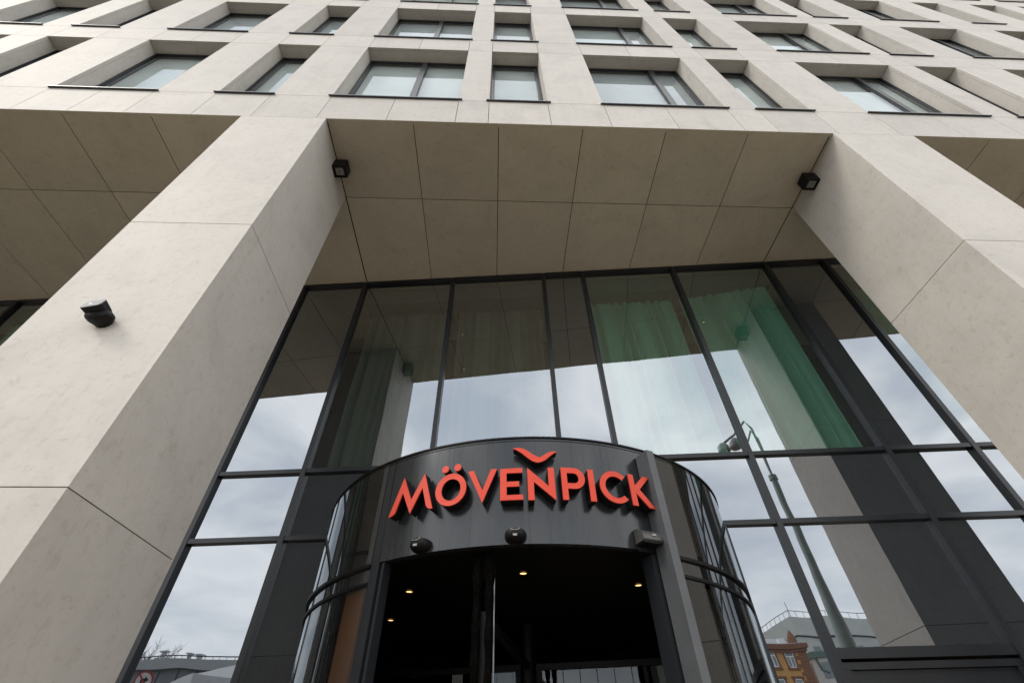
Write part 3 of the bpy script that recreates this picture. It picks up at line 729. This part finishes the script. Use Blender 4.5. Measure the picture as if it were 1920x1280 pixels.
for iz in range(4):
    for ix in range(7):
        wx = (.874+100*math.sin(R_(19.33))) - ix*2.95
        z1_ = EYE+100*math.tan(R_(8.28)) - iz*3.75; z0_ = z1_-2.15
        q = MB(); hw = .65
        q.box(wx-hw-.28, wx-hw, y1+.02, y1+.12, z0_-.1, z1_+.1); q.box(wx+hw, wx+hw+.28, y1+.02, y1+.12, z0_-.1, z1_+.1)
        q.box(wx-hw-.4, wx+hw+.4, y1+.02, y1+.2, z1_+.1, z1_+.38); q.box(wx-hw-.4, wx+hw+.4, y1+.02, y1+.2, z0_-.34, z0_-.1)
        wn = q.build('window', BRK, root, 'm')
        q = MB(); f_ = .11
        q.box(wx-hw, wx+hw, y1+.01, y1+.07, z1_-f_, z1_+.05); q.box(wx-hw, wx+hw, y1+.01, y1+.07, z0_, z0_+f_); q.box(wx-hw, wx-hw+f_, y1+.01, y1+.07, z0_, z1_); q.box(wx+hw-f_, wx+hw, y1+.01, y1+.07, z0_, z1_)
        q.box(wx-.07, wx+.07, y1+.01, y1+.075, z0_, z1_-.6); q.box(wx-hw, wx+hw, y1+.01, y1+.078, z1_-.65, z1_-.53)
        q.build('frame', WF, wn, 'm')
        q = MB(); q.box(wx-hw+.02, wx+hw-.02, y1+.004, y1+.03, z0_+.02, z1_-.02); q.build('pane', WG, wn, 'm')
q = MB(); q.box(x1-26, x1, y1-12, y1-.2, zr+.1, zr+.3); q.add([(x1-26,y1,zr+.1),(x1,y1,zr+.1),(x1-2,y1-6,zr+1.9),(x1-24,y1-6,zr+1.9),(x1,y1-12,zr+.1),(x1-26,y1-12,zr+.1)], [(0,1,2,3),(1,4,2),(3,2,4,5),(0,3,5)])
q.build('roof', ZINC, root, 'm')
q = MB(); ch = (.874+100*math.sin(R_(20.3)), y1-1.2)
q.lathe((ch[0], ch[1], zr+.1), [(0, 0), (.75, 0), (.68, .7), (.5, 1.3), (.25, 1.8), (.06, 2.1), (0, 2.1)], 12); q.build('turret', BRK, root, 'm', smooth=True)
q = MB(); q.box(ch[0]-2.2, ch[0]-1.3, ch[1], ch[1]+.8, zr+.1, zr+1.0); q.box(ch[0]-5.5, ch[0]-4.6, ch[1]-1, ch[1]-.2, zr+.3, zr+1.3); q.build('chimney', WF, root, 'm')

# grey block behind
D2 = 128; A_ = env(20.7, D2, 0)
root = empty('grey_building', A_, 'pale grey angular building with a railed roof rising behind the orange building', 'building', units='m')
zA = EYE + D2*math.tan(R_(10.9))
Lf = env(15.6, D2+6, 0); Rt = env(28.0, D2-4, 0)
q = MB()
for P_, sgn in ((Lf, -1), (Rt, 1)):
    zP = zA - (3.4 if sgn < 0 else 3.6)
    q.add([(A_.x, A_.y, 0), (P_.x, P_.y, 0), (P_.x, P_.y, zP), (A_.x, A_.y, zA), (A_.x, A_.y-14, 0), (P_.x, P_.y-14, 0), (P_.x, P_.y-14, zP), (A_.x, A_.y-14, zA)],
          [(0, 1, 2, 3), (4, 7, 6, 5), (3, 2, 6, 7), (1, 5, 6, 2)])
q.build('wall', WGP, root, 'm')
q = MB()
for P_, sgn in ((Lf, -1), (Rt, 1)):
    zP = zA - (3.4 if sgn < 0 else 3.6); a3 = Vector((A_.x, A_.y+.15, zA-3.4)); b3 = Vector((P_.x, P_.y+.15, zP-3.2))
    q.tube([a3, b3], .14, 6)
    a3 = Vector((A_.x, A_.y, zA+1.0)); b3 = Vector((P_.x, P_.y, zP+1.0)); q.tube([a3, b3], .06, 5)
    for i in range(0, 13): 
        p3 = a3.lerp(b3, i/12); q.tube([p3-Vector((0, 0, 1.05)), p3], .04, 4)
q.build('railing', FRAME, root, 'm')
q = MB(); q.tube([(A_.x+.3, A_.y, zA), (A_.x+.1, A_.y, zA+2.6)], .06, 5); q.build('antenna', FRAME, root, 'm')
for i in range(5):
    t = .12 + i*.18; P0 = A_.lerp(Rt, t); P1 = A_.lerp(Rt, t+.09); q = MB()
    q.add([(P0.x, P0.y+.2, zA-8.2-t*3), (P1.x, P1.y+.2, zA-8.2-t*3), (P1.x, P1.y+.2, zA-5.4-t*3), (P0.x, P0.y+.2, zA-5.4-t*3)], [(0, 1, 2, 3)]); q.build('window', WG, root, 'm')

# white house right of the orange one
W0 = env(21.25, 104, 0); W1 = env(27, 106, 0)
root = empty('white_house', W0, 'white house with green cornice, beside the orange building in the glass', 'building', units='m')
zW = EYE + 104*math.tan(R_(8.15))
q = MB(); q.box(W0.x+.2, W1.x, W0.y-12, W0.y-1, -.15, zW-.9); q.build('wall', plain('white_render', (.62, .62, .58), .8, var=.05), root, 'm')
q = MB(); q.box(W0.x+.1, W1.x+.3, W0.y-12, W0.y-.7, zW-.9, zW); q.build('cornice', GREEN, root, 'm')
for i in range(3):
    for k in range(4):
        q = MB(); xx = W0.x+1.5+i*3; zz = zW-3.4-k*3.6; q.box(xx, xx+1.2, W0.y-1.05, W0.y-.9, zz-.1, zz+1.9); q.build('window', WG, root, 'm')
q = MB(); 
for k in range(5): q.tube([(W0.x+.9, W0.y-.9, zW-1-k*3.5), (W0.x+1.4, W0.y-.9, zW-2.4-k*3.5), (W0.x+2.2, W0.y-.9, zW-2.9-k*3.5)], .13, 6)
q.build('window_trim', GREEN, root, 'm')

# left: low modern block
G0 = env(-50, 66, 0); G1 = env(-33.5, 56, 0)
LGREY = plain('grey_cladding', (.30, .315, .325), .55, var=.05, scale=.3); DGREY = plain('dark_cladding', (.15, .165, .175), .5, var=.06, scale=.4)
root = empty('grey_pavilion', G0.lerp(G1, .5), 'low grey flat roofed building mirrored low in the glass beside the left pillar', 'building', units='m')
dv = (G1-G0).normalized(); bk = Vector((dv.y, -dv.x, 0)); bk = bk if bk.y < 0 else -bk
zr0 = EYE + 60*math.tan(R_(7.95)); zr1 = EYE + 60*math.tan(R_(7.25))
q = MB(); q.obox(G0+Vector((0, 0, zr1)), G1-G0, bk*14, (0, 0, zr0-zr1)); q.build('roof_fascia', LGREY, root, 'm')
q = MB(); q.obox(G0+bk*.5+dv*.5-Vector((0, 0, .15)), (G1-G0)-dv, bk*13, (0, 0, zr1+.14)); q.build('wall', DGREY, root, 'm')
q = MB()
for i in range(28):
    p_ = G0+dv*(i*1.6+.6)+bk*.44; q.obox(p_, dv*.07, bk*.05, (0, 0, zr1-.02))
q.build('panel_joint', FRAME, root, 'm')
q = MB()
a3 = G0+bk*.6+Vector((0, 0, zr0+.32)); b3 = G1+bk*.6+Vector((0, 0, zr0+.32)); q.tube([a3, b3], .05, 5)
for i in range(30):
    p_ = a3.lerp(b3, i/29); q.tube([p_-Vector((0, 0, .33)), p_], .03, 4)
q.build('railing', FRAME, root, 'm')
for az in (-38.9, -38.1, -41.0):
    p_ = env(az, 63, zr0); q = MB(); q.box(p_.x-.4, p_.x+.4, p_.y-.4, p_.y+.4, zr0+.001, zr0+.55); q.box(p_.x-.15, p_.x+.15, p_.y-.15, p_.y+.15, zr0+.55, zr0+1.0); q.box(p_.x-.3, p_.x+.3, p_.y-.3, p_.y+.3, zr0+1.0, zr0+1.12); q.build('roof_vent', ZINC, root, 'm')
# white kiosk
K0 = env(-39.9, 44, 0)
root = empty('white_kiosk', K0, 'small cream house with pitched roof before the low grey building in the glass', 'building', units='m')
zk = EYE + 44*math.tan(R_(6.75)); CRM = plain('cream_render', (.60, .58, .54), .8, var=.05)
kd = Vector((math.cos(R_(38)), -math.sin(R_(38))*-1*-1, 0)).normalized(); kd = Vector((.78, .62, 0)).normalized(); kb = Vector((kd.y, -kd.x, 0))*1.0; kb = kb if kb.y < 0 else -kb
q = MB(); q.obox(K0, kd*7, kb*6, (0, 0, zk-1.0)); q.build('wall', CRM, root, 'm')
q = MB(); q.obox(K0-kd*.4-kb*.4+Vector((0, 0, zk-1.0)), kd*7.8, kb*6.8, (0, 0, .45))
r0 = K0-kd*.3-kb*.3+Vector((0, 0, zk-.55))
r1 = r0+kd*7.6; r2 = r1+kb*6.6; r3 = r0+kb*6.6; ap0 = r0+kb*3.3+kd*1.5+Vector((0, 0, 1.1)); ap1 = r1+kb*3.3-kd*1.5+Vector((0, 0, 1.1))
q.add([r0, r1, r2, r3, ap0, ap1], [(0, 1, 5, 4), (1, 2, 5), (2, 3, 4, 5), (3, 0, 4)]); q.build('roof', plain('pale_metal_roof', (.5, .51, .52), .5, var=.05), root, 'm')
for i in range(3):
    q = MB(); q.obox(K0+kd*(.9+i*2.1)-kb*.03+Vector((0, 0, 2.6)), kd*1.1, kb*.02, (0, 0, 2.2)); q.build('window', WG, root, 'm')

# no-turn sign
sp = env(-41.5, 25, 0)
root = empty('traffic_sign', sp, 'round red ringed no turn sign mirrored in the glass by the left pillar', 'traffic sign', units='m')
zs = EYE + 25*math.tan(R_(6.5)); q = MB(); q.tube([sp, sp+Vector((0, 0, zs+.3))], .03, 8); q.build('sign_post', LGR, root, 'm')
fwd = (Vector((.874, 9.94, 0)) - Vector((sp.x, sp.y, 0))).normalized(); sd = Vector((-fwd.y, fwd.x, 0))
def sg(x, y, o_): return sp + sd*x + Vector((0, 0, zs+y)) + fwd*(.05+o_)
q = MB(); q.prism(ring(0, 0, .30, .30, 32), lambda x, y: sg(x, y, .015), lambda x, y: sg(x, y, 0)); q.build('sign_plate', WHITEM, root, 'm')
REDM = plain('sign_red', (.42, .03, .04), .4)
q = MB(); o1 = ring(0, 0, .30, .30, 32); i1 = ring(0, 0, .245, .245, 32)
q.add([sg(x, y, .019) for x, y in o1+i1], [(i, (i+1) % 32, 32+(i+1) % 32, 32+i) for i in range(32)]); q.prism([(-.19, -.155), (-.155, -.19), (.19, .155), (.155, .19)], lambda x, y: sg(x, y, .022), lambda x, y: sg(x, y, .019)); q.build('red_ring', REDM, root, 'm', recalc=False)
q = MB(); q.prism([(.03, -.17), (.09, -.17), (.09, .08), (-.03, .08), (-.03, .15), (-.15, .05), (-.03, -.05), (-.03, .02), (.03, .02)], lambda x, y: sg(x, y, .0185), lambda x, y: sg(x, y, .0155)); q.build('turn_arrow', BLACK, root, 'm')

# bare tree
tp = env(-42.2, 72, 0)
root = empty('bare_tree', tp, 'leafless tree above the low grey roof in the glass beside the left pillar', 'tree', units='m')
BARK = plain('bark', (.10, .08, .065), .9, var=.2); rt = random.Random(3)
tr = MB(); tr.tube([tp, tp+Vector((.1, 0, 4)), tp+Vector((0, .1, 9))], [.28, .22, .14], 8); tr.build('trunk', BARK, root, 'm', smooth=True)
cr = MB()
def branch(p, d, l, r, n):
    pts = [p]; dd = d.copy()
    for i in range(3):
        dd = (dd + Vector((rt.uniform(-.25, .25), rt.uniform(-.25, .25), rt.uniform(-.05, .2)))).normalized(); pts.append(pts[-1]+dd*l/3)
    cr.tube(pts, [r, r*.85, r*.7, r*.5], 4, cap=False)
    if n > 0:
        for k in range(5):
            q_ = pts[rt.choice((1, 2, 3, 3))]; nd = (dd + Vector((rt.uniform(-1, 1), rt.uniform(-1, 1), rt.uniform(-.2, .7)))).normalized(); branch(q_, nd, l*.68, r*.55, n-1)
for k in range(6):
    a = k*1.05; branch(tp+Vector((0, .1, 6.4+.5*k)), Vector((math.cos(a), math.sin(a), 1.0)).normalized(), 2.6, .075, 3)
cr.build('crown', BARK, root, 'm')
